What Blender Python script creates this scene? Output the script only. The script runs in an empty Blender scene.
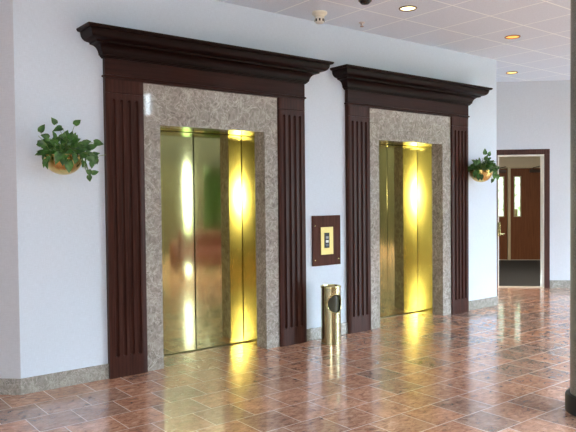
import bpy, math, random
from mathutils import Vector, Matrix
PI = math.pi
S = bpy.context.scene
COL = S.collection
R2 = math.sqrt(0.5)

# ------------------------------------------------------------------ mesh kit
class MB:
    def __init__(self): self.v = []; self.f = []
    def add(self, vs, fs):
        n = len(self.v); self.v += [tuple(p) for p in vs]; self.f += [tuple(i + n for i in f) for f in fs]
        return self
    def box(self, x0, x1, y0, y1, z0, z1):
        vs = [(x, y, z) for z in (z0, z1) for y in (y0, y1) for x in (x0, x1)]
        return self.add(vs, [(0, 2, 3, 1), (4, 5, 7, 6), (0, 1, 5, 4), (2, 6, 7, 3), (0, 4, 6, 2), (1, 3, 7, 5)])
    def prism(self, pts, z0, z1):           # pts counter-clockwise from above
        n = len(pts)
        vs = [(x, y, z0) for x, y in pts] + [(x, y, z1) for x, y in pts]
        fs = [tuple(range(n - 1, -1, -1)), tuple(range(n, 2 * n))]
        fs += [(i, (i + 1) % n, n + (i + 1) % n, n + i) for i in range(n)]
        return self.add(vs, fs)
    def lathe(self, prof, n=48, c=(0, 0, 0), capb=False, capt=False):   # prof: (r, z)
        vs = []; fs = []
        for r, z in prof:
            for k in range(n):
                a = 2 * PI * k / n
                vs.append((c[0] + r * math.cos(a), c[1] + r * math.sin(a), c[2] + z))
        m = len(prof)
        for i in range(m - 1):
            for k in range(n):
                k2 = (k + 1) % n
                fs.append((i * n + k, i * n + k2, (i + 1) * n + k2, (i + 1) * n + k))
        if capb: fs.append(tuple(range(n - 1, -1, -1)))
        if capt: fs.append(tuple((m - 1) * n + k for k in range(n)))
        return self.add(vs, fs)
    def tube(self, pts, r, n=8):
        pts = [Vector(p) for p in pts]; vs = []; fs = []
        rs = r if isinstance(r, (list, tuple)) else [r] * len(pts)
        up = Vector((0.13, 0.21, 0.97))
        for i, p in enumerate(pts):
            d = (pts[min(i + 1, len(pts) - 1)] - pts[max(i - 1, 0)]).normalized()
            a = d.cross(up)
            if a.length < 1e-3: a = d.cross(Vector((1, 0, 0)))
            a.normalize(); b = a.cross(d)
            for k in range(n):
                t = 2 * PI * k / n
                vs.append(p + rs[i] * (a * math.cos(t) + b * math.sin(t)))
        for i in range(len(pts) - 1):
            for k in range(n):
                k2 = (k + 1) % n
                fs.append((i * n + k, i * n + k2, (i + 1) * n + k2, (i + 1) * n + k))
        fs.append(tuple(range(n - 1, -1, -1))); fs.append(tuple((len(pts) - 1) * n + k for k in range(n)))
        return self.add(vs, fs)
    def build(self, name, mat, parent=None, smooth=False, bevel=0.0, loc=None, rotz=0.0):
        me = bpy.data.meshes.new(name)
        me.from_pydata([tuple(p) for p in self.v], [], self.f)
        me.update()
        import bmesh
        bm = bmesh.new(); bm.from_mesh(me)
        bmesh.ops.recalc_face_normals(bm, faces=bm.faces); bm.to_mesh(me); bm.free()
        o = bpy.data.objects.new(name, me); COL.objects.link(o)
        me.materials.append(mat)
        if smooth:
            me.shade_smooth()
            try: me.set_sharp_from_angle(angle=math.radians(38))
            except Exception: pass
        if bevel:
            m = o.modifiers.new('bevel', 'BEVEL'); m.width = bevel; m.segments = 2; m.limit_method = 'ANGLE'
        if parent: o.parent = parent
        if loc: o.location = loc
        if rotz: o.rotation_euler = (0, 0, rotz)
        return o

def tag(o, label, cat, group=None):
    o['label'] = label; o['category'] = cat
    if group: o['group'] = group
    return o
def thing(name, label, cat, loc, rotz=0.0, group=None):
    o = bpy.data.objects.new(name, None); COL.objects.link(o)
    o.empty_display_size = 0.1
    o.location = loc; o.rotation_euler = (0, 0, rotz)
    return tag(o, label, cat, group)
def struct(o): o['kind'] = 'structure'; return o
def dup(root, loc, label):
    r = root.copy(); COL.objects.link(r); r.location = loc; r['label'] = label
    for ch in list(root.children):
        c = ch.copy(); COL.objects.link(c); c.parent = r
        for g in ch.children:
            d = g.copy(); COL.objects.link(d); d.parent = c
    return r

# ------------------------------------------------------------------ materials
class NT:
    def __init__(self, name):
        self.m = bpy.data.materials.new(name); self.m.use_nodes = True
        self.t = self.m.node_tree; self.n = self.t.nodes; self.l = self.t.links
        self.b = self.n['Principled BSDF']
    def node(self, typ, **kw):
        x = self.n.new(typ)
        for k, v in kw.items(): setattr(x, k, v)
        return x
    def link(self, a, b): self.l.new(a, b)
    def set(self, **kw):
        for k, v in kw.items(): self.b.inputs[k.replace('_', ' ')].default_value = v
        return self
    def pos(self, obj=False):
        if obj: return self.node('ShaderNodeTexCoord').outputs['Object']
        return self.node('ShaderNodeNewGeometry').outputs['Position']
    def mapped(self, src, scale=(1, 1, 1), loc=(0, 0, 0), rot=(0, 0, 0)):
        m = self.node('ShaderNodeMapping'); m.inputs['Scale'].default_value = scale
        m.inputs['Location'].default_value = loc; m.inputs['Rotation'].default_value = rot
        self.link(src, m.inputs['Vector']); return m.outputs['Vector']
    def noise(self, vec, scale, detail=4, rough=.55, dist=0):
        n = self.node('ShaderNodeTexNoise'); n.inputs['Scale'].default_value = scale
        n.inputs['Detail'].default_value = detail; n.inputs['Roughness'].default_value = rough
        n.inputs['Distortion'].default_value = dist
        self.link(vec, n.inputs['Vector']); return n.outputs['Fac']
    def ramp(self, fac, stops):
        r = self.node('ShaderNodeValToRGB'); e = r.color_ramp.elements
        while len(e) < len(stops): e.new(0.5)
        for el, (p, c) in zip(e, stops): el.position = p; el.color = (*c, 1)
        self.link(fac, r.inputs['Fac']); return r.outputs['Color']
    def mix(self, fac, a, b, mode='MIX'):
        m = self.node('ShaderNodeMix', data_type='RGBA', blend_type=mode)
        for s, v in ((m.inputs[0], fac), (m.inputs[6], a), (m.inputs[7], b)):
            if hasattr(v, 'is_output') or isinstance(v, bpy.types.NodeSocket): self.link(v, s)
            elif isinstance(v, (int, float)): s.default_value = v
            else: s.default_value = (*v, 1)
        return m.outputs[2]
    def bump(self, h, strength=.2, dist=.002):
        b = self.node('ShaderNodeBump'); b.inputs['Strength'].default_value = strength
        b.inputs['Distance'].default_value = dist
        self.link(h, b.inputs['Height']); self.link(b.outputs['Normal'], self.b.inputs['Normal'])
    def color(self, c): self.link(c, self.b.inputs['Base Color'])

def flat(name, c, rough=.5, metal=0.0, **kw):
    t = NT(name); t.set(Base_Color=(*c, 1), Roughness=rough, Metallic=metal, **kw); return t.m
def emit(name, c, s):
    t = NT(name); t.set(Base_Color=(*c, 1), Emission_Color=(*c, 1), Emission_Strength=s); return t.m

def wall_mat(name, c):
    t = NT(name); p = t.pos()
    a = t.noise(t.mapped(p, (260, 260, 22)), 1, 2); b = t.noise(t.mapped(p, (22, 22, 260)), 1, 2)
    m = t.mix(.5, t.ramp(a, [(.3, (.86, .86, .86)), (.7, (1, 1, 1))]), t.ramp(b, [(.3, (.86, .86, .86)), (.7, (1, 1, 1))]))
    t.color(t.mix(1.0, m, c, 'MULTIPLY')); t.set(Roughness=.62); t.b.inputs['Specular IOR Level'].default_value = .25
    t.bump(a, .12, .001)
    return t.m
M_wall = wall_mat('woven vinyl wallcovering', (.70, .80, .92))
M_wallfar = wall_mat('plain wallcovering', (.675, .72, .785))
M_tan = flat('tan plaster', (.62, .54, .40), .8)
M_backwall = flat('warm brown panelling', (.06, .052, .028), .5)

def ceiling_mat():
    t = NT('acoustic tile'); p = t.pos()
    sep = t.node('ShaderNodeSeparateXYZ'); t.link(p, sep.inputs[0])
    def line(sock, off):
        a = t.node('ShaderNodeMath', operation='ADD'); t.link(sock, a.inputs[0]); a.inputs[1].default_value = off + 0.0055 + 61
        mo = t.node('ShaderNodeMath', operation='MODULO'); t.link(a.outputs[0], mo.inputs[0]); mo.inputs[1].default_value = .61
        l = t.node('ShaderNodeMath', operation='LESS_THAN'); t.link(mo.outputs[0], l.inputs[0]); l.inputs[1].default_value = .018
        return l.outputs[0]
    lx = line(sep.outputs[0], -1.785); ly = line(sep.outputs[1], 0.0)
    mx = t.node('ShaderNodeMath', operation='MAXIMUM'); t.link(lx, mx.inputs[0]); t.link(ly, mx.inputs[1])
    n = t.noise(p, 90, 3)
    base = t.ramp(n, [(.35, (.66, .735, .83)), (.65, (.72, .80, .90))])
    t.color(t.mix(mx.outputs[0], base, (.90, .97, 1.0)))
    t.set(Roughness=.85); t.b.inputs['Specular IOR Level'].default_value = .1
    return t.m
M_ceil = ceiling_mat()

def floor_mat():
    t = NT('polished rose marble tile'); p = t.pos()
    br = t.node('ShaderNodeTexBrick'); br.offset = .5; br.offset_frequency = 2; br.squash = 1
    v = t.mapped(p, (1, 1, 1), (.0698 + 3.12, .30 + 6.24, 0))
    t.link(v, br.inputs['Vector'])
    br.inputs['Color1'].default_value = (0, 0, 0, 1); br.inputs['Color2'].default_value = (1, 1, 1, 1)
    br.inputs['Mortar'].default_value = (.5, .5, .5, 1)
    br.inputs['Scale'].default_value = 1; br.inputs['Mortar Size'].default_value = .0034
    br.inputs['Mortar Smooth'].default_value = .1; br.inputs['Bias'].default_value = 0
    br.inputs['Brick Width'].default_value = .312; br.inputs['Row Height'].default_value = .312
    tile = t.node('ShaderNodeRGBToBW'); t.link(br.outputs['Color'], tile.inputs[0])
    # shift the veining per tile
    sc = t.node('ShaderNodeVectorMath', operation='SCALE'); t.link(br.outputs['Color'], sc.inputs[0]); sc.inputs['Scale'].default_value = 7.3
    ad = t.node('ShaderNodeVectorMath', operation='ADD'); t.link(p, ad.inputs[0]); t.link(sc.outputs[0], ad.inputs[1])
    vn = t.noise(t.mapped(ad.outputs[0], (1, 1.7, 1), rot=(0, 0, .5)), 16, 9, .74, .8)
    cloud = t.noise(ad.outputs[0], 4.5, 4, .6, .4)
    c1 = t.ramp(vn, [(.36, (.22, .125, .095)), (.46, (.45, .255, .17)), (.55, (.60, .36, .25)), (.66, (.72, .55, .45))])
    c2 = t.ramp(cloud, [(.35, (.78, .70, .66)), (.65, (1.12, 1.04, 1.0))])
    c = t.mix(1.0, c1, c2, 'MULTIPLY')
    tint = t.ramp(tile.outputs[0], [(0, (.72, .80, .88)), (.35, (.98, .99, 1.0)), (.65, (1.06, .98, .92)), (1, (1.14, 1.14, 1.14))])
    c = t.mix(1.0, c, tint, 'MULTIPLY')
    t.color(t.mix(br.outputs['Fac'], c, (.68, .54, .455)))
    r = t.ramp(br.outputs['Fac'], [(0, (.22,) * 3), (1, (.45,) * 3)]); t.link(r, t.b.inputs['Roughness'])
    t.b.inputs['Coat Weight'].default_value = .55; t.b.inputs['Coat Roughness'].default_value = .06; t.b.inputs['Coat IOR'].default_value = 1.5
    t.b.inputs['IOR'].default_value = 1.62
    return t.m
M_floor = floor_mat()

def marble_mat(name, cols, rough=.05, scale=1.0):
    t = NT(name); p = t.pos()
    n = t.noise(t.mapped(p, (1, 1, 1), rot=(.3, .6, .2)), 13 * scale, 9, .68, 1.8)
    n2 = t.noise(p, 5 * scale, 5, .6, 2.5)
    v = t.node('ShaderNodeMath', operation='SUBTRACT'); t.link(n2, v.inputs[0]); v.inputs[1].default_value = .5
    ab = t.node('ShaderNodeMath', operation='ABSOLUTE'); t.link(v.outputs[0], ab.inputs[0])
    vein = t.ramp(ab.outputs[0], [(0, (1, 1, 1)), (.012, (.25, .25, .25)), (.03, (0, 0, 0))])
    base = t.ramp(n, [(.25, cols[0]), (.42, cols[1]), (.58, cols[2]), (.75, cols[3])])
    t.color(t.mix(vein, base, cols[4])); t.set(Roughness=rough); t.b.inputs['IOR'].default_value = 1.55
    return t.m
M_marble = marble_mat('mottled grey brown marble', [(.13, .115, .10), (.27, .25, .225), (.39, .37, .335), (.56, .545, .51), (.60, .59, .55)])
M_base = marble_mat('grey brown skirting marble', [(.14, .135, .12), (.26, .255, .23), (.36, .355, .325), (.50, .50, .47), (.55, .55, .52)], .15, 1.4)
M_column = marble_mat('speckled grey stone', [(.05, .05, .042), (.13, .13, .112), (.19, .187, .163), (.30, .295, .26), (.32, .31, .28)], .4, 4.5)

def wood_mat(name, dark, light, axis='z', rough=.30, spec=.13):
    t = NT(name); p = t.pos(True)
    sc = {'z': (60, 60, 2.2), 'x': (2.2, 60, 60)}[axis]
    n = t.noise(t.mapped(p, sc), 1, 5, .6, .6)
    t.color(t.ramp(n, [(.3, dark), (.7, light)])); t.set(Roughness=rough)
    t.b.inputs['Specular IOR Level'].default_value = spec
    return t.m
M_woodv = wood_mat('dark mahogany upright grain', (.028, .0105, .008), (.072, .027, .020))
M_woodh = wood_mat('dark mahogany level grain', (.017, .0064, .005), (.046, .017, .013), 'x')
M_cornice = wood_mat('dark mahogany with painted shade', (.007, .0028, .0024), (.018, .0068, .0055), 'x', .36, .09)  # same mahogany, colour darkened to stand in for shade on the down-facing mouldings
M_board = wood_mat('red brown walnut board', (.055, .020, .013), (.10, .036, .024), 'z', .6)
M_door = wood_mat('brown veneer door', (.13, .050, .024), (.22, .088, .042))
M_casing = wood_mat('dark stained door casing', (.055, .026, .022), (.10, .05, .042))

def brass_mat(name, c, rough, streak=.35, wav=.0, aniso=0):
    t = NT(name); p = t.pos(True)
    if aniso:                                     # fine level brush lines smear reflections up and down
        tg = t.node('ShaderNodeTangent', direction_type='RADIAL', axis='Z'); t.link(tg.outputs[0], t.b.inputs['Tangent'])
        t.set(Anisotropic=aniso, Anisotropic_Rotation=.25)
    n = t.noise(t.mapped(p, (1.4, 1.4, 240)), 1, 3)
    big = t.noise(t.mapped(p, (2.0, 2.0, .9)), 1.6, 3)
    lo = tuple(x * .88 for x in c)
    t.color(t.mix(n, lo, c)); t.set(Metallic=1.0)
    r = t.node('ShaderNodeMapRange'); t.link(big, r.inputs[0])
    r.inputs[3].default_value = rough * (1 - streak); r.inputs[4].default_value = rough * (1 + streak)
    t.link(r.outputs[0], t.b.inputs['Roughness'])
    if wav: t.bump(t.noise(t.mapped(p, (1.5, 1, .8)), 1.3, 1), wav, .01)
    return t.m
M_brassdoor = brass_mat('brushed brass door skin', (.62, .57, .27), .07, .2, .03, .85)
M_brassjamb = brass_mat('brushed brass jamb skin', (.72, .62, .21), .11, .2, 0, .82)
M_brass = brass_mat('polished brass', (.70, .66, .34), .2)
M_bowl = brass_mat('spun brass bowl', (.74, .54, .20), .27)
M_plate = brass_mat('satin brass plate', (.56, .44, .18), .5)
M_brassbin = brass_mat('satin brass', (.70, .70, .44), .2)
M_black = flat('black rubber', (.012, .012, .013), .5)
M_dark = flat('dark gap', (.006, .006, .006), .8)
M_cream = flat('cream enamel', (.78, .74, .62), .5)
M_beige = flat('ivory plastic', (.82, .79, .66), .45)
M_carpet = flat('charcoal carpet', (.017, .017, .020), .95)
M_closer = flat('brown metal', (.05, .03, .02), .45, .4)

def leaf_mat(name, a, b):
    t = NT(name); p = t.pos(True)
    t.color(t.ramp(t.noise(p, 22, 3), [(.3, a), (.7, b)])); t.set(Roughness=.38)
    t.b.inputs['Subsurface Weight'].default_value = 0
    return t.m
M_leaf = leaf_mat('pothos leaf', (.010, .050, .012), (.085, .23, .04))
M_stem = flat('green stem', (.16, .26, .06), .5)

# ------------------------------------------------------------------ dimensions
PW, PIN, MX, PD, MD, RD, JX = 2.1266, .3392, .1609, .046, .026, .3765, .139
GAP = 2.7322
WL, WR, CEIL = -.6998, 5.5414, 3.318
ZOP, ZMT, ZAS, ZFR, ZTOP, CP, OW = 2.13, 2.479, 2.504, 2.647, 2.860, .264, .214
OX0, OX1 = PIN + MX, PW - PIN - MX
FARC = 8.04                                     # far wall stands on x + y = FARC

# ------------------------------------------------------------------ setting
m = MB(); m.prism([(-6.2, -8.7), (13.2, -8.7), (13.2, -5.1), (FARC + .02, .0), (5.5, 2.47), (5.5, .6), (-.9, .6), (-2.6, 2.0), (-6.2, 2.0)], -.06, 0)
struct(m.build('floor', M_floor))
m = MB(); m.box(-6.2, 13.2, -5.3, 2.7, CEIL, CEIL + .1)
struct(m.build('ceiling', M_ceil))
m = MB(); m.box(-6.2, 2.0, -8.7, -5.3, 4.6, 4.7)     # rest of the unseen roof left open between beams, added for more sky light
for x in (4.0, 6.2, 8.4, 10.6, 13.0): m.box(x, x + .15, -8.7, -5.3, 4.5, 4.7)
m.box(-6.2, 13.2, -5.32, -5.3, CEIL + .1, 4.6)
struct(m.build('ceiling_rear', M_wallfar))

# elevator wall with its two openings
m = MB(); wt = .50
xs = [WL]
for g in (0, GAP): xs += [g + OX0 - .02, g + OX1 + .02]
xs.append(WR)
for i in range(0, 6, 2): m.box(xs[i], xs[i + 1], 0, wt, 0, CEIL)
for i in (1, 3): m.box(xs[i], xs[i + 1], 0, wt, ZOP + .02, CEIL)
for i in (1, 3): m.box(xs[i], xs[i + 1], RD + .06, wt, 0, ZOP + .02)
struct(m.build('wall_center', M_wall))

def slanted(name, mat, p0, p1, z0, z1, th):
    d = Vector((p1[0] - p0[0], p1[1] - p0[1])); L = d.length; d.normalize(); n = Vector((-d.y, d.x)) * th
    pts = [p0, p1, (p1[0] + n.x, p1[1] + n.y), (p0[0] + n.x, p0[1] + n.y)]
    return MB().prism(pts, z0, z1).build(name, mat)
struct(slanted('wall_left', M_wallfar, (-2.47, 1.7702), (WL, 0.0), 0, CEIL, .2))
struct(slanted('wall_left_return', M_wallfar, (-6, 1.77), (-2.47, 1.77), 0, CEIL, .2))
struct(slanted('wall_left_side', M_wallfar, (-6, -8.5), (-6, 1.77), 0, 4.6, .2))
struct(MB().box(WR - .12, WR, .5, 2.5, 0, CEIL).build('wall_alcove', M_wall))
# far wall with doorway; s runs along (1,-1)/sqrt2, n runs into the vestibule
FARO = Vector((FARC / 2, FARC / 2, 0))
def far_obj(mb, name, mat, parent=None, **k):
    o = mb.build(name, mat, parent, **k)
    if parent is None: o.location = FARO; o.rotation_euler = (0, 0, -PI / 4)
    return o
DS0, DS1, DZ = 4.30, 4.985, 2.125                # clear opening along s
m = MB()
m.box(1.0, DS0 - .02, 0, .16, 0, CEIL); m.box(DS1 + .02, 13.0, 0, .16, 0, CEIL); m.box(DS0 - .02, DS1 + .02, 0, .16, DZ + .02, CEIL)
struct(far_obj(m, 'wall_right', M_wallfar))
m = MB()
m.box(DS0 - .02 - .085, DS0 - .02, -.018, 0, 0, DZ + .02); m.box(DS1 + .02, DS1 + .105, -.018, 0, 0, DZ + .02); m.box(DS0 - .105, DS1 + .105, -.018, 0, DZ + .02, DZ + .105)
casing = struct(far_obj(m, 'trim_1', M_casing, bevel=.003))
m = MB()
m.box(DS0 - .02, DS0, -.01, .14, 0, DZ); m.box(DS1, DS1 + .02, -.01, .14, 0, DZ); m.box(DS0 - .02, DS1 + .02, -.01, .14, DZ, DZ + .02)
struct(far_obj(m, 'trim_2', flat('cream door stop', (.80, .77, .68), .5)))
struct(far_obj(MB().box(DS0, DS1, -.01, .10, 0, .012), 'trim_3', flat('pale metal threshold', (.62, .58, .50), .35, .6)))

# skirting
def skirt(name, p0, p1, d=.016, h=.122):
    dd = Vector((p1[0] - p0[0], p1[1] - p0[1])).normalized(); n = Vector((dd.y, -dd.x)) * d
    pts = [p0, (p0[0] + n.x, p0[1] + n.y), (p1[0] + n.x, p1[1] + n.y), p1]
    return struct(MB().prism(pts, 0, h).build(name, M_base, bevel=.002))
a = .016 * math.tan(PI / 8)
struct(MB().prism([(WL, 0), (WL - a, -.016), (0, -.016), (0, 0)], 0, .122).build('baseboard_center_left', M_base))
skirt('baseboard_center_middle', (PW, 0), (GAP, 0))
skirt('baseboard_center_right', (GAP + PW, 0), (WR, 0))
struct(MB().prism([(-2.3, 1.6002), (-2.3 - .0113, 1.6002 - .0113), (WL - a, -.016), (WL, 0)], 0, .122).build('baseboard_left', M_base))
far_obj(MB().box(DS1 + .107, 11.5, -.016, 0, 0, .122), 'baseboard_right', M_base)['kind'] = 'structure'
far_obj(MB().box(3.6, DS0 - .107, -.016, 0, 0, .122), 'baseboard_alcove', M_base)['kind'] = 'structure'

# vestibule beyond the doorway
VD = (14.70 - FARC) * R2                          # depth of inner doors behind the far wall
struct(far_obj(MB().box(2.0, 9.0, .16, VD + .2, -.06, -.004), 'floor_vestibule', M_carpet))
struct(far_obj(MB().box(2.0, 9.0, .16, VD + .2, 2.72, 2.82), 'ceiling_vestibule', M_wallfar))
LS0, LS1, RS0, RS1, IZ = 4.50, 5.435, 5.515, 6.45, 2.12
m = MB(); m.box(2.0, LS0 - .08, VD, VD + .15, 0, 2.72); m.box(RS1 + .08, 9.0, VD, VD + .15, 0, 2.72); m.box(LS0 - .08, RS1 + .08, VD, VD + .15, IZ + .03, 2.72)
struct(far_obj(m, 'wall_vestibule', M_tan))
struct(far_obj(MB().box(1.9, 2.0, .16, VD + .15, 0, 2.72), 'wall_vestibule_left', M_tan))
struct(far_obj(MB().box(9.0, 9.1, .16, VD + .15, 0, 2.72), 'wall_vestibule_right', M_tan))
m = MB(); m.box(LS0 - .08, LS0 - .01, VD - .02, VD + .1, 0, IZ + .03); m.box(LS1 + .01, RS0 - .01, VD - .02, VD + .1, 0, IZ + .03); m.box(RS1 + .01, RS1 + .08, VD - .02, VD + .1, 0, IZ + .03)
m.box(LS1 - .03, RS0 + .03, VD + .05, VD + .1, 0, IZ + .02); m.box(LS0 - .03, LS0 + .01, VD + .05, VD + .1, 0, IZ + .02); m.box(RS1 - .01, RS1 + .03, VD + .05, VD + .1, 0, IZ + .02)
m.box(LS0 - .03, RS1 + .03, VD + .05, VD + .1, IZ - .03, IZ + .03); m.box(LS0 - .03, RS1 + .03, VD + .05, VD + .1, 0, .03)
m.box(LS0 - .01, LS1 + .01, VD - .0, VD + .1, IZ + .01, IZ + .03); m.box(RS0 - .01, RS1 + .01, VD - .0, VD + .1, IZ + .01, IZ + .03)
struct(far_obj(m, 'trim_4', flat('tan mullion', (.55, .46, .30), .5)))
struct(far_obj(MB().box(2.0, 9.0, VD - .05, VD - .03, 0, .014), 'trim_5', flat('pale carpet edge strip', (.50, .46, .38), .4)))

def outside_glass():
    t = NT('bright daylit glazing')
    n = t.noise(t.mapped(t.pos(True), (6, 6, 6)), 1.3, 4)
    c = t.ramp(n, [(.38, (.20, .42, .10)), (.5, (.62, .80, .62)), (.62, (.95, .98, 1.0))])
    t.link(c, t.b.inputs['Emission Color']); t.set(Emission_Strength=1.3, Roughness=.1, Base_Color=(.3, .35, .3, 1)); return t.m
M_daylit = outside_glass()
def inner_door(name, s0, s1, wx0, wx1, closer_x0, label):
    r = thing(name, label, 'door', FARO + Vector(((s0 + VD) * R2, (VD - s0) * R2, 0)), -PI / 4)
    w = s1 - s0; a, b = wx0 - s0, wx1 - s0; z0, z1 = 1.02, 1.92
    m = MB(); m.box(0, a, 0, .045, .012, IZ); m.box(b, w, 0, .045, .012, IZ); m.box(a, b, 0, .045, .012, z0); m.box(a, b, 0, .045, z1, IZ)
    m.build('door_leaf', M_door, r)
    m = MB(); t = .022
    m.box(a - t, a, -.012, .02, z0 - t, z1 + t); m.box(b, b + t, -.012, .02, z0 - t, z1 + t); m.box(a, b, -.012, .02, z0 - t, z0); m.box(a, b, -.012, .02, z1, z1 + t)
    wf = m.build('window_frame', flat('olive vision frame', (.42, .36, .22), .5), r)
    MB().box(a, b, .015, .022, z0, z1).build('pane', M_daylit, wf)
    c0 = closer_x0 - s0
    m = MB(); m.box(c0, c0 + .23, -.07, 0, IZ - .10, IZ - .03)
    cl = m.build('door_closer', M_closer, r, bevel=.006)
    MB().tube([(c0 + .04, -.05, IZ - .03), (c0 + .03, -.20, IZ + .0), (c0 + .22, -.05, IZ + .04)], .009).build('closer_arm', M_closer, cl)
    MB().box(w * .09, w * .16, -.006, 0, 1.0, 1.18).build('push_plate', M_brass, r)
    return r
inner_door('entrance_door', LS0, LS1, 5.21, 5.345, 5.17, 'brown inner vestibule door left of tan mullion, half hidden behind wall corner')
inner_door('entrance_door', RS0, RS1, 5.60, 5.72, 5.93, 'brown inner vestibule door right of tan mullion, with narrow lit window and closer')
# passive outer leaf, closed, peeking past the corner with its lever
LV = thing('door_lever', 'brass lever handle with upright plate at left edge of far doorway', 'door handle', FARO + Vector(((DS0 + .012) * R2, -(DS0 + .012) * R2, .86)), -PI / 4)
MB().box(-.028, .008, -.030, -.0185, -.02, .20).build('escutcheon', M_brass, LV, bevel=.003)
MB().tube([(-.01, -.03, .02), (-.01, -.075, .02), (.065, -.075, .018)], [.011, .010, .008]).build('lever', M_brass, LV, smooth=True)

# ------------------------------------------------------------------ rear of the lobby (seen only mirrored in brass, marble and floor)
m = MB()
m.box(-6, 4.5, -8.7, -8.5, 0, 4.6)
for x0, x1 in ((4.62, 5.95), (6.25, 6.52), (8.0, 8.1), (10.1, 10.22), (11.8, 13.1)): m.box(x0, x1, -8.7, -8.5, 0, 2.3)
for x0, x1 in ((4.5, 4.54), (4.74, 4.97), (5.42, 8.8), (10.1, 10.22), (11.6, 13.1)): m.box(x0, x1, -8.7, -8.5, 3.42, 4.46)
m.box(4.5, 13.1, -8.7, -8.5, 4.46, 4.6)
struct(m.build('wall_rear', M_backwall))
struct(MB().box(4.5, 13.1, -8.71, -8.49, 2.3, 3.42).build('trim_6', flat('dark timber bulkhead', (.022, .018, .009), .5)))
struct(MB().box(13.0, 13.2, -8.5, -5.0, 0, 4.6).build('wall_right_side', M_backwall))
struct(MB().box(-30, 60, -50, -8.7, -.15, -.07).build('ground_outside', flat('lawn', (.10, .17, .05), .9)))
rnd = random.Random(5)
def hedge(x0, x1, y, h):
    m = MB(); n = int((x1 - x0) / .16)
    for i in range(n * 13):
        cx = rnd.uniform(x0, x1); cz = rnd.uniform(.1, h - .1); cy = y + rnd.uniform(-.35, .35); r = rnd.uniform(.20, .34)
        ph = []
        for la in (-60, -20, 20, 60):
            for k in range(6):
                aa = k * PI / 3 + la; rr = r * rnd.uniform(.75, 1.2)
                ph.append((cx + rr * math.cos(math.radians(la)) * math.cos(aa), cy + rr * math.cos(math.radians(la)) * math.sin(aa), cz + rr * math.sin(math.radians(la))))
        fs = [(j * 6 + k, j * 6 + (k + 1) % 6, (j + 1) * 6 + (k + 1) % 6, (j + 1) * 6 + k) for j in range(3) for k in range(6)]
        fs += [(0, 1, 2, 3, 4, 5), (18, 19, 20, 21, 22, 23)]
        m.add(ph, fs)
    return m.build('hedge', leaf_mat('hedge leaf', (.03, .07, .02), (.10, .17, .055)))
tag(hedge(4.7, 6.12, -9.7, 3.3), 'shorter green hedge outside the rear windows, left of the gap when mirrored in brass', 'hedge', 'hedges outside')
tag(hedge(7.30, 9.4, -9.7, 3.3), 'longer green hedge outside the rear windows, right of the gap when mirrored in brass', 'hedge', 'hedges outside')
# sofa reflected in the nearer brass doors
sf = thing('sofa', 'dark red sofa behind the viewpoint, mirrored in the nearer brass doors', 'sofa', (5.3, -5.9, 0), .5)
M_sofa = flat('dark red upholstery', (.16, .03, .03), .7)
MB().box(-.85, .85, -.38, .38, .10, .40).build('seat', M_sofa, sf, bevel=.05)
MB().box(-.85, .85, -.42, -.20, .38, .80).build('backrest', M_sofa, sf, bevel=.06)
for s in (-1, 1): MB().box(min(s * .85, s * 1.03), max(s * .85, s * 1.03), -.42, .40, .08, .58).build('armrest', M_sofa, sf, bevel=.05)
for sx in (-.9, .9):
    for sy in (-.32, .32): MB().lathe([(.02, 0), (.03, .10)], 12, (sx, sy, 0), True, True).build('leg', M_closer, sf)

# ------------------------------------------------------------------ elevators
def pilaster_mesh():
    R = .0175; cxs = [PIN * f for f in (.20, .40, .60, .80)]; z0, z1 = .173, 2.318; zg, wg = 2.370, .0035
    X = [0.0, .004]
    for c in cxs: X += [c + R * math.sin(PI / 2 * t / 5) for t in range(-5, 6)]
    X += [PIN - .004, PIN]
    ends = [math.sin(PI / 2 * t / 5) for t in range(0, 6)]
    Z = [0.0, .06] + [z0 + R - R * e for e in reversed(ends)] + [z0 + (z1 - z0) * k / 8 for k in range(1, 8)] + [z1 - R + R * e for e in ends]
    Z += [zg - wg, zg - wg * .5, zg + wg * .5, zg + wg, ZMT]
    def depth(x, z):
        d = 0.0
        for c in cxs:
            zz = max(z0 + R - z, z - (z1 - R), 0.0); q = R * R - (x - c) ** 2 - zz * zz
            if q > 0: d = max(d, math.sqrt(q) * 1.35)
        if abs(z - zg) < wg * .75: d = .006
        if x in (0.0, PIN): d = max(d, .003)
        return d
    m = MB(); nx, nz = len(X), len(Z)
    vs = [(x, -PD + depth(x, z), z) for z in Z for x in X]
    fs = [(j * nx + i, j * nx + i + 1, (j + 1) * nx + i + 1, (j + 1) * nx + i) for j in range(nz - 1) for i in range(nx - 1)]
    n = len(vs)
    vs += [(0, -.0005, z) for z in Z] + [(PIN, -.0005, z) for z in Z]
    for j in range(nz - 1):
        fs.append((j * nx, (j + 1) * nx, n + j + 1, n + j)); fs.append((j * nx + nx - 1, n + nz + j, n + nz + j + 1, (j + 1) * nx + nx - 1))
    fs.append(tuple([i for i in range(nx)] + [n + nz, n])); k = (nz - 1) * nx
    fs.append(tuple([k + i for i in range(nx)] + [n + 2 * nz - 1, n + nz - 1]))
    fs.append((n, n + nz, n + 2 * nz - 1, n + nz - 1))
    return m.add(vs, fs)
def arc(p0, p1, mid, n=8):       # quadratic curve through a control point
    out = []
    for i in range(n + 1):
        t = i / n
        out.append(tuple((1 - t) ** 2 * a + 2 * t * (1 - t) * c + t * t * b for a, c, b in zip(p0, mid, p1)))
    return out
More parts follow.
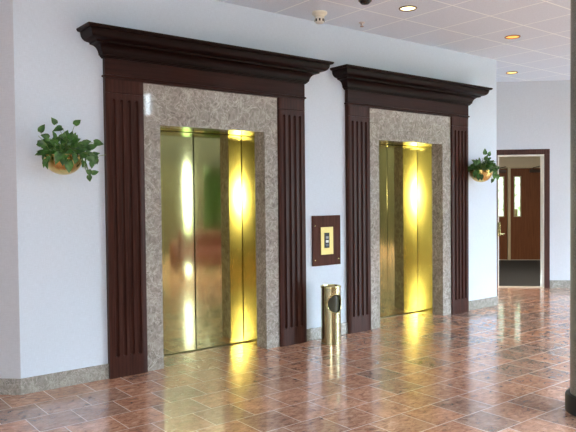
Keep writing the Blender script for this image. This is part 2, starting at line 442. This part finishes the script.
def swept(prof, mb, closed_top=True):
    # prof: (outward, z) run from the left wall end, around the front, to the right wall end
    n = len(prof); vs = []
    for p, z in prof:
        vs += [(-p, -.0005, z), (-p, -(PD + p), z), (PW + p, -(PD + p), z), (PW + p, -.0005, z)]
    fs = []
    for i in range(n - 1):
        for k in range(3): fs.append((i * 4 + k, i * 4 + k + 1, (i + 1) * 4 + k + 1, (i + 1) * 4 + k))
        fs.append((i * 4 + 3, i * 4, (i + 1) * 4, (i + 1) * 4 + 3))
    fs.append((0, 1, 2, 3)); b = (n - 1) * 4; fs.append((b, b + 1, b + 2, b + 3))
    return mb.add(vs, fs)
def make_surround():
    r = thing('elevator_surround', '', 'door surround', (0, 0, 0), 0, 'wooden elevator surrounds')
    pm = pilaster_mesh()
    pm.build('pilaster', M_woodv, r, smooth=True)
    p2 = pm.build('pilaster', M_woodv, r, smooth=True); p2.location.x = PW - PIN
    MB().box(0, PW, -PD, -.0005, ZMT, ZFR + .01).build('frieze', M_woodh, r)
    b = []
    for i in range(9):
        t = -PI / 2 + PI * i / 8; b.append((.012 * math.cos(t) + .001, ZAS + .010 * math.sin(t)))
    swept(b, MB()).build('astragal', M_woodh, r, smooth=True)
    O = OW; Hh = ZTOP - ZFR
    pr = [(0, 0), (.05, 0), (.06, .035), (.10, .045), (.105, .09), (.15, .10)]
    pr += arc((.15, .11), (.47, .47), (.19, .44), 8)
    pr += [(.50, .47), (.51, .53), (.54, .535)]
    pr += arc((.54, .54), (.86, .86), (.84, .56), 8)
    pr += [(.86, .88), (.95, .89), (.98, .92), (1, .95), (1, 1)]
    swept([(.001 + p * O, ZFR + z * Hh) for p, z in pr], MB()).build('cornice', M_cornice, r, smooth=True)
    # thin inner bead beside the marble
    return r
def make_marble():
    r = thing('marble_surround', '', 'door surround', (0, 0, 0), 0, 'marble elevator surrounds')
    for s in (0, 1):
        m = MB()
        if s == 0: m.prism([(PIN, -MD), (OX0, -MD), (OX0, JX), (OX0 - .0195, JX), (OX0 - .0195, -.0005), (PIN, -.0005)], 0, ZOP)
        else: m.prism([(OX1, -MD), (PW - PIN, -MD), (PW - PIN, -.0005), (OX1 + .0195, -.0005), (OX1 + .0195, JX), (OX1, JX)], 0, ZOP)
        m.build('jamb_facing', M_marble, r)
    m = MB(); m.box(PIN, PW - PIN, -MD, -.0005, ZOP, ZMT); m.box(OX0 - .0195, OX1 + .0195, -.0005, JX, ZOP, ZOP + .0195)
    m.build('header_facing', M_marble, r)
    return r
def make_door():
    r = thing('elevator_door', '', 'elevator door', (0, 0, 0), 0, 'brass elevator doors')
    MB().box(OX0 - .0195, OX0, JX, RD + .03, 0, ZOP).build('jamb', M_brassjamb, r)
    MB().box(OX1, OX1 + .0195, JX, RD + .03, 0, ZOP).build('jamb', M_brassjamb, r)
    MB().box(OX0 - .0195, OX1 + .0195, JX, RD + .03, ZOP, ZOP + .0195).build('head', M_brassjamb, r)
    c = (OX0 + OX1) / 2; g = .005
    MB().box(OX0 + .005, c - g, RD, RD + .03, .010, ZOP - .004).build('door_panel', M_brassdoor, r, bevel=.0015)
    MB().box(c + g, OX1 - .005, RD, RD + .03, .010, ZOP - .004).build('door_panel', M_brassdoor, r, bevel=.0015)
    MB().box(OX0 - .018, OX1 + .018, RD + .032, RD + .058, .002, ZOP).build('dark_gap', M_dark, r)
    MB().box(OX0, OX1, RD - .035, RD + .03, .0, .004).build('sill', flat('worn bronze sill', (.28, .22, .13), .35, .9), r)
    return r
s0 = make_surround(); s0['label'] = 'dark fluted wooden elevator surround nearer the left hanging plant'
dup(s0, (GAP, 0, 0), 'dark fluted wooden elevator surround right of the brass bin and call board')
s0 = make_marble(); s0['label'] = 'mottled marble facing inside the left, nearer wooden elevator surround'
dup(s0, (GAP, 0, 0), 'mottled marble facing inside the right, farther wooden elevator surround')
s0 = make_door(); s0['label'] = 'closed brass elevator double door left of the call board'
dup(s0, (GAP, 0, 0), 'closed brass elevator double door right of the call board')

# ------------------------------------------------------------------ call board
cb = thing('call_board', 'brown wooden board with brass elevator call plate, between the two elevators', 'call panel', (2.437, 0, .77))
MB().box(-.195, .195, -.022, -.0005, 0, .527).build('board', M_board, cb, bevel=.003)
pl = MB().box(-.092, .082, -.030, -.022, .115, .405).build('call_plate', M_plate, cb, bevel=.002); pl['label'] = 'brass plate'
MB().box(-.045, .025, -.033, -.030, .185, .345).build('button_inset', flat('black enamel', (.006, .006, .007), .5), pl)
for z, c in ((.292, (.20, .21, .22)), (.252, (.60, .62, .63)), (.212, (.05, .07, .10))):
    MB().box(-.028, .010, -.037, -.033, z - .011, z + .015).build('button', flat('call button', c, .3), pl, bevel=.002)
for x, z in ((-.165, .42), (-.165, .06), (.165, .06)):
    MB().lathe([(.0085, 0), (.006, .004), (0.001, .005)], 12).build('screw', M_brass, cb).matrix_local = Matrix.Translation((x, -.022, z)) @ Matrix.Rotation(PI / 2, 4, 'X')

# ------------------------------------------------------------------ brass bin
BX, BY = 2.277, -.250; BR, BH = .101, .592
bn = thing('ash_bin', 'tall cylindrical brass litter bin with round side hole, against wall under call board', 'bin', (BX, BY, 0))
AZ = math.radians(-(90 - 38.4) - 90 - 0)          # will be aimed below
cam_dir = math.atan2(-5.1693 - BY, -2.1662 - BX)  # direction from bin towards the viewer
HA = cam_dir + math.radians(32); HZ, HR = .418, .090
def bin_shell():
    m = MB(); n, k = 160, 120; vs = []; fs = []
    for j in range(k + 1):
        for i in range(n):
            a = 2 * PI * i / n; vs.append([BR * math.cos(a), BR * math.sin(a), .012 + (BH - .03) * j / k])
    def hd(v):
        a = math.atan2(v[1], v[0]); d = (a - HA + PI) % (2 * PI) - PI
        return d * BR, v[2] - HZ, d
    inside = []
    for v in vs:
        u, w, d = hd(v); inside.append(math.hypot(u, w) < HR)
    keep = set()
    for j in range(k):
        for i in range(n):
            q = (j * n + i, j * n + (i + 1) % n, (j + 1) * n + (i + 1) % n, (j + 1) * n + i)
            if not any(inside[t] for t in q): fs.append(q); keep |= set(q)
            elif not all(inside[t] for t in q):
                pass
    return m.add(vs, fs)
MBs = bin_shell()
used = sorted({i for f in MBs.f for i in f}); mp = {o: i for i, o in enumerate(used)}
MBs.v = [MBs.v[i] for i in used]; MBs.f = [tuple(mp[i] for i in f) for f in MBs.f]
MBs.build('shell', M_brassbin, bn, smooth=True)
MB().lathe([(BR, 0), (BR + .003, .002), (BR + .003, .014), (BR, .016)], 96, capb=True).build('foot_ring', M_brassbin, bn, smooth=True)
MB().lathe([(BR, BH - .022), (BR + .005, BH - .018), (BR + .005, BH - .004), (BR + .002, BH), (BR - .008, BH), (BR - .012, BH - .012), (BR - .03, BH - .02), (.001, BH - .02)], 96).build('rim', M_brass, bn, smooth=True)
MB().lathe([(.083, .02), (.083, BH - .03)], 64, capb=True, capt=True).build('liner', flat('dark olive liner', (.045, .045, .025), .45), bn, smooth=True)
pts = []
for i in range(65):
    t = 2 * PI * i / 64; w = (HR + .004) * math.sin(t); a = HA + (HR + .004) * math.cos(t) / BR
    pts.append(((BR + .001) * math.cos(a), (BR + .001) * math.sin(a), HZ + w))
MB().tube(pts, .0055, 8).build('hole_rim', M_brass, bn, smooth=True)

# ------------------------------------------------------------------ hanging plants
def leaf(m, base, direction, length, width, normal, droop=.25):
    d = Vector(direction).normalized(); n = Vector(normal); s = d.cross(n)
    if s.length < 1e-3: s = d.cross(Vector((.3, .5, .8)))
    s.normalize(); n = s.cross(d).normalized()
    out = [(0, 0), (.05, .28), (.18, .46), (.36, .50), (.58, .40), (.80, .20), (1, 0)]
    B = Vector(base); mid = []; lft = []; rgt = []
    for t, w in out:
        c = B + d * (t * length) - n * (droop * length * t * t) - (d * (-.10 * length) if t == 0 else Vector())
        mid.append(c); e = s * (w * width); up = n * (w * width * .35)
        lft.append(c + e + up - d * (.06 * length if t < .1 else 0)); rgt.append(c - e + up - d * (.06 * length if t < .1 else 0))
    vs = mid + lft[1:-1] + rgt[1:-1]; k = len(out); q = k - 2; fs = []
    fs.append((0, 1, k)); fs.append((0, k + q, 1))
    for i in range(1, k - 2):
        fs.append((i, i + 1, k + i, k + i - 1)); fs.append((i, k + q + i - 1, k + q + i, i + 1))
    fs.append((k - 2, k - 1, k + q - 1)); fs.append((k - 2, k + 2 * q - 1, k - 1))
    m.add(vs, fs)
def plant(label, x, z, seed, extra, trail):
    rn = random.Random(seed); R = .146; yc = -.152
    r = thing('hanging_plant', label, 'plant', (x, 0, z), 0, 'wall planters')
    prof = [(R * math.sin(t), -R * math.cos(t) * .95) for t in [PI / 2 * i / 14 for i in range(0, 15)]]
    prof[0] = (.001, prof[0][1])
    prof += [(R + .004, .004), (R + .004, .012), (R - .006, .012), (R - .012, 0), (R * .7, -.02), (.001, -.02)]
    MB().lathe(prof, 64, (0, yc, 0)).build('planter', M_bowl, r, smooth=True)['label'] = 'round brass bowl'
    m = MB(); m.box(-.03, .03, -.006, -.0005, -.06, .05); m.box(-.018, .018, yc + R - .012, -.005, -.012, .004); m.build('bracket', M_brass, r)
    st = MB(); lf = MB()
    def put(px, py, pz, L, dirv=None, nrm=None):
        b = Vector((px, py, pz)); root = Vector((rn.uniform(-.08, .08), yc + rn.uniform(-.06, .06), -.01))
        midp = (root + b) / 2 + Vector((0, 0, .05))
        st.tube([root, midp, b], [.0028, .0022, .0016], 5)
        dv = Vector(dirv) if dirv else (b - Vector((0, yc, -.02))).normalized() + Vector((rn.uniform(-.5, .5), rn.uniform(-.5, .2), rn.uniform(-.7, .15)))
        nv = Vector(nrm) if nrm else Vector((rn.uniform(-.7, .3), -1, rn.uniform(.1, 1.0)))
        leaf(lf, b, dv, L, L * rn.uniform(.62, .8), nv, rn.uniform(.05, .35))
    for i in range(150):
        while True:
            a = rn.uniform(0, 2 * PI); rr = math.sqrt(rn.random()); px = .03 + .19 * rr * math.cos(a); py = yc + .125 * rr * math.sin(a) - .02
            pz = .01 + rn.random() * .15 * math.sqrt(max(.05, 1 - rr * rr)) + .0
            if py < -.05: break
        put(px, py, pz, rn.uniform(.042, .075))
    for i in range(16):                              # leaves lapping over the rim
        a = rn.uniform(PI * 1.02, PI * 1.98); rr = R + .012
        put(rr * math.cos(a), yc + rr * math.sin(a), rn.uniform(-.05, .03), rn.uniform(.055, .08), (math.cos(a) * .4 + rn.uniform(-.3, .3), math.sin(a) * .3, -.9), (math.cos(a), math.sin(a), .25))
    for (dx, dy, dz, L, dv) in extra: put(dx, dy, dz, L, dv, (-.5, -1, .3))
    for path in trail:
        pts = [Vector(p) for p in path]; st.tube(pts, .0022, 5)
    lo = lf.build('foliage', M_leaf, r, smooth=False)
    lo.data.shade_smooth()
    st.build('stem', M_stem, r, smooth=True)
    return r
K = .0077
def px1(px, py, y=-.22): return ((px - 64) * K, y, (159 - py) * K)
ex = []
for (px, py, L, dv) in [(38.0, 137, .075, (.45, -.1, .9)), (35, 147, .07, (.5, -.2, -.15)), (54, 128, .06, (-.55, -.1, .7)), (72, 128, .07, (.6, -.1, .7)), (60, 131, .08, (-.7, -.2, -.2)),
                        (91, 144, .085, (.9, -.2, -.1)), (61, 165, .085, (-.15, -.2, -1)), (53, 156, .10, (-.5, -.2, -.8)), (90, 156, .085, (.2, -.2, -1)), (84, 164, .06, (-.2, -.2, -1)),
                        (80, 172, .055, (.2, 0, -1)), (88, 176, .07, (.9, -.1, .35)), (86, 177, .055, (.1, 0, -1)), (80, 158, .085, (.5, -.3, -.8)), (94, 160, .05, (.1, 0, -1)), (47, 142, .075, (-.7, -.2, .2))]:
    ex.append((*px1(px, py, -.34 if 44 < px < 86 and py > 152 else -.23), L, dv))
tr = [[(.10, -.17, .0), px1(88, 156, -.27), px1(98, 157.5, -.2), px1(110, 155, -.12)],
      [(.12, -.2, -.0), px1(84, 158, -.30), px1(78, 168, -.29), px1(82, 176, -.27), px1(90, 174, -.26)],
      [(-.10, -.2, .0), px1(43, 148, -.25), px1(37, 140, -.22)]]
plant('brass wall bowl of trailing pothos left of the nearer elevator', -.392, 1.82, 11, ex, tr)
def px2(px, py, y=-.22): return ((px - 482) * .0125, y, (170.5 - py) * .0125)
ex2 = [(*px2(480, 154), .085, (.1, -.1, 1)), (*px2(486, 155), .08, (.6, -.1, .8)), (*px2(473, 162), .07, (-.8, -.1, -.2)), (*px2(470, 165), .05, (-.9, 0, .3)), (*px2(495, 164), .08, (.8, -.2, -.2)),
       (*px2(496, 170), .09, (.4, -.1, -.8)), (*px2(492, 174, -.3), .08, (.2, -.1, -1)), (*px2(494, 178), .06, (-.3, 0, -1)), (*px2(481, 173, -.35), .09, (-.2, -.2, -1)), (*px2(478, 168, -.34), .08, (-.6, -.2, -.6))]
tr2 = [[(.12, -.2, 0), px2(494, 170, -.28), px2(495, 178, -.25)], [(-.1, -.2, .0), px2(474, 169, -.2), px2(467, 169, -.08)]]
plant('brass wall bowl of trailing pothos right of the farther elevator, near far doorway', 4.975, 1.803, 23, ex2, tr2)

# ------------------------------------------------------------------ stone column at the right edge
CX, CY = 2.246, -3.032
cl = thing('column', 'round speckled grey stone column with black base at right edge of photo', 'column', (CX, CY, 0))
MB().lathe([(.20, .0), (.20, CEIL)], 96, capb=True, capt=True).build('shaft', M_column, cl, smooth=True)
MB().lathe([(.201, 0), (.232, .0), (.232, .108), (.226, .119), (.201, .122)], 96).build('base_band', M_black, cl, smooth=True)

# ------------------------------------------------------------------ ceiling fittings
def downlight(x, y, lens, label):
    r = thing('downlight', label, 'ceiling light', (x, y, CEIL), 0, 'recessed ceiling downlights')
    MB().lathe([(.070, -.001), (.086, -.001), (.089, -.006), (.084, -.011), (.073, -.010), (.070, -.004)], 48).build('trim_ring', M_trim, r, smooth=True)
    MB().lathe([(.001, -.006), (.045, -.0055), (.071, -.003)], 48).build('lamp', lens, r, smooth=True)
    return r
M_trim = flat('bronze trim ring', (.20, .12, .06), .35, .7)
downlight(2.725, -.905, emit('warm white lamp', (1.0, .86, .48), 2.6), 'bright cream ceiling downlight nearest the viewer, above the farther elevator')
downlight(4.57, -.865, emit('amber lamp', (1.0, .42, .09), .9), 'amber ceiling downlight in middle of the row of three')
downlight(6.50, .38, emit('yellow lamp', (1.0, .70, .20), 1.4), 'small yellow ceiling downlight farthest away, before the far wall')
sd = thing('smoke_detector', 'ivory conical smoke detector on ceiling above gap between elevators', 'smoke detector', (2.128, -.285, CEIL))
MB().lathe([(.076, -.0005), (.076, -.016), (.068, -.026), (.052, -.034), (.044, -.055)], 48).build('base', M_beige, sd, smooth=True)
hd = MB().lathe([(.046, -.058), (.048, -.066), (.046, -.095), (.036, -.108), (.001, -.112)], 48).build('sensor_head', flat('white plastic', (.80, .79, .72), .4), sd, smooth=True)
for k in range(8):
    a = k * PI / 4 + .1
    MB().box(.043, .049, -.008, .008, -.094, -.070).build('vent_slot', M_dark, hd).rotation_euler.z = a
sp = thing('sprinkler', 'small pale sprinkler head on ceiling between smoke detector and bright downlight', 'sprinkler', (2.735, -.265, CEIL))
MB().lathe([(.001, .002), (.034, .002), (.032, -.006), (.014, -.010), (.012, -.030), (.001, -.032)], 24).build('escutcheon', flat('painted plate', (.66, .62, .61), .5), sp, smooth=True)
MB().lathe([(.001, -.046), (.020, -.045), (.020, -.042), (.001, -.041)], 24).build('deflector', flat('dull bronze', (.35, .24, .20), .4, .6), sp)
MB().tube([(-.012, 0, -.028), (-.014, 0, -.038), (0, 0, -.043), (.014, 0, -.038), (.012, 0, -.028)], .003, 6).build('yoke', flat('dull bronze', (.35, .24, .20), .4, .6), sp)
dm = thing('ceiling_dome', 'dark dome fitting on ceiling at top edge of photo', 'ceiling fitting', (2.20, -.845, CEIL))
MB().lathe([(.062, -.0005), (.062, -.012), (.054, -.014)], 36).build('ring', M_trim, dm, smooth=True)
MB().lathe([(.054, -.010), (.050, -.026), (.034, -.040), (.001, -.046)], 36).build('dome', flat('smoked plastic', (.015, .014, .014), .2), dm, smooth=True)

# ------------------------------------------------------------------ light
w = bpy.data.worlds.new('sky'); S.world = w; w.use_nodes = True
bg = w.node_tree.nodes['Background']; bg.inputs['Color'].default_value = (.74, .88, 1.0, 1); bg.inputs['Strength'].default_value = 14.0
def lamp(name, typ, loc, energy, color, **kw):
    l = bpy.data.lights.new(name, typ); l.energy = energy; l.color = color
    for k, v in kw.items(): setattr(l, k, v)
    o = bpy.data.objects.new(name, l); COL.objects.link(o); o.location = loc; return o

vl = lamp('vestibule_fill', 'AREA', FARO + Vector(((5.2 + .75) * R2, (.75 - 5.2) * R2, 2.70)), 60, (1.0, .86, .66), size=.8)  # fill light added to brighten the dark inner doors, no fitting modelled

# ------------------------------------------------------------------ camera
f, yaw, pitch, roll = 651.8243, .6701, -.027, -.0104
Cp = Vector((-2.1662, -5.1693, 1.4822))
F0 = Vector((math.sin(yaw), math.cos(yaw), 0)); R0 = Vector((math.cos(yaw), -math.sin(yaw), 0)); Zv = Vector((0, 0, 1))
F = F0 * math.cos(pitch) + Zv * math.sin(pitch); U = -F0 * math.sin(pitch) + Zv * math.cos(pitch)
Rc = R0 * math.cos(roll) + U * math.sin(roll); Uc = -R0 * math.sin(roll) + U * math.cos(roll)
cam = bpy.data.cameras.new('camera'); co = bpy.data.objects.new('camera', cam); COL.objects.link(co)
M = Matrix.Identity(4)
for i, ax in enumerate((Rc, Uc, -F)):
    for j in range(3): M[j][i] = ax[j]
M.translation = Cp
co.matrix_world = M
cam.sensor_fit = 'HORIZONTAL'; cam.sensor_width = 36; cam.lens = 36 * f / 576; cam.clip_start = .05
S.camera = co
# the photographer's on-camera flash (its glow comes back from the brass door corners)
fl = lamp('camera_flash', 'POINT', Cp + Uc * .055 + Rc * .02, 135, (1.0, .97, .92), shadow_soft_size=.035)

S.view_settings.view_transform = 'Standard'; S.view_settings.look = 'None'; S.view_settings.gamma = 1
S.view_settings.exposure = 0.88
S.cycles.blur_glossy = 0.05
S.view_settings.use_curve_mapping = False
S.cycles.max_bounces = 12; S.cycles.diffuse_bounces = 6; S.cycles.glossy_bounces = 8
S.cycles.use_denoising = True
S.cycles.sample_clamp_indirect = 12
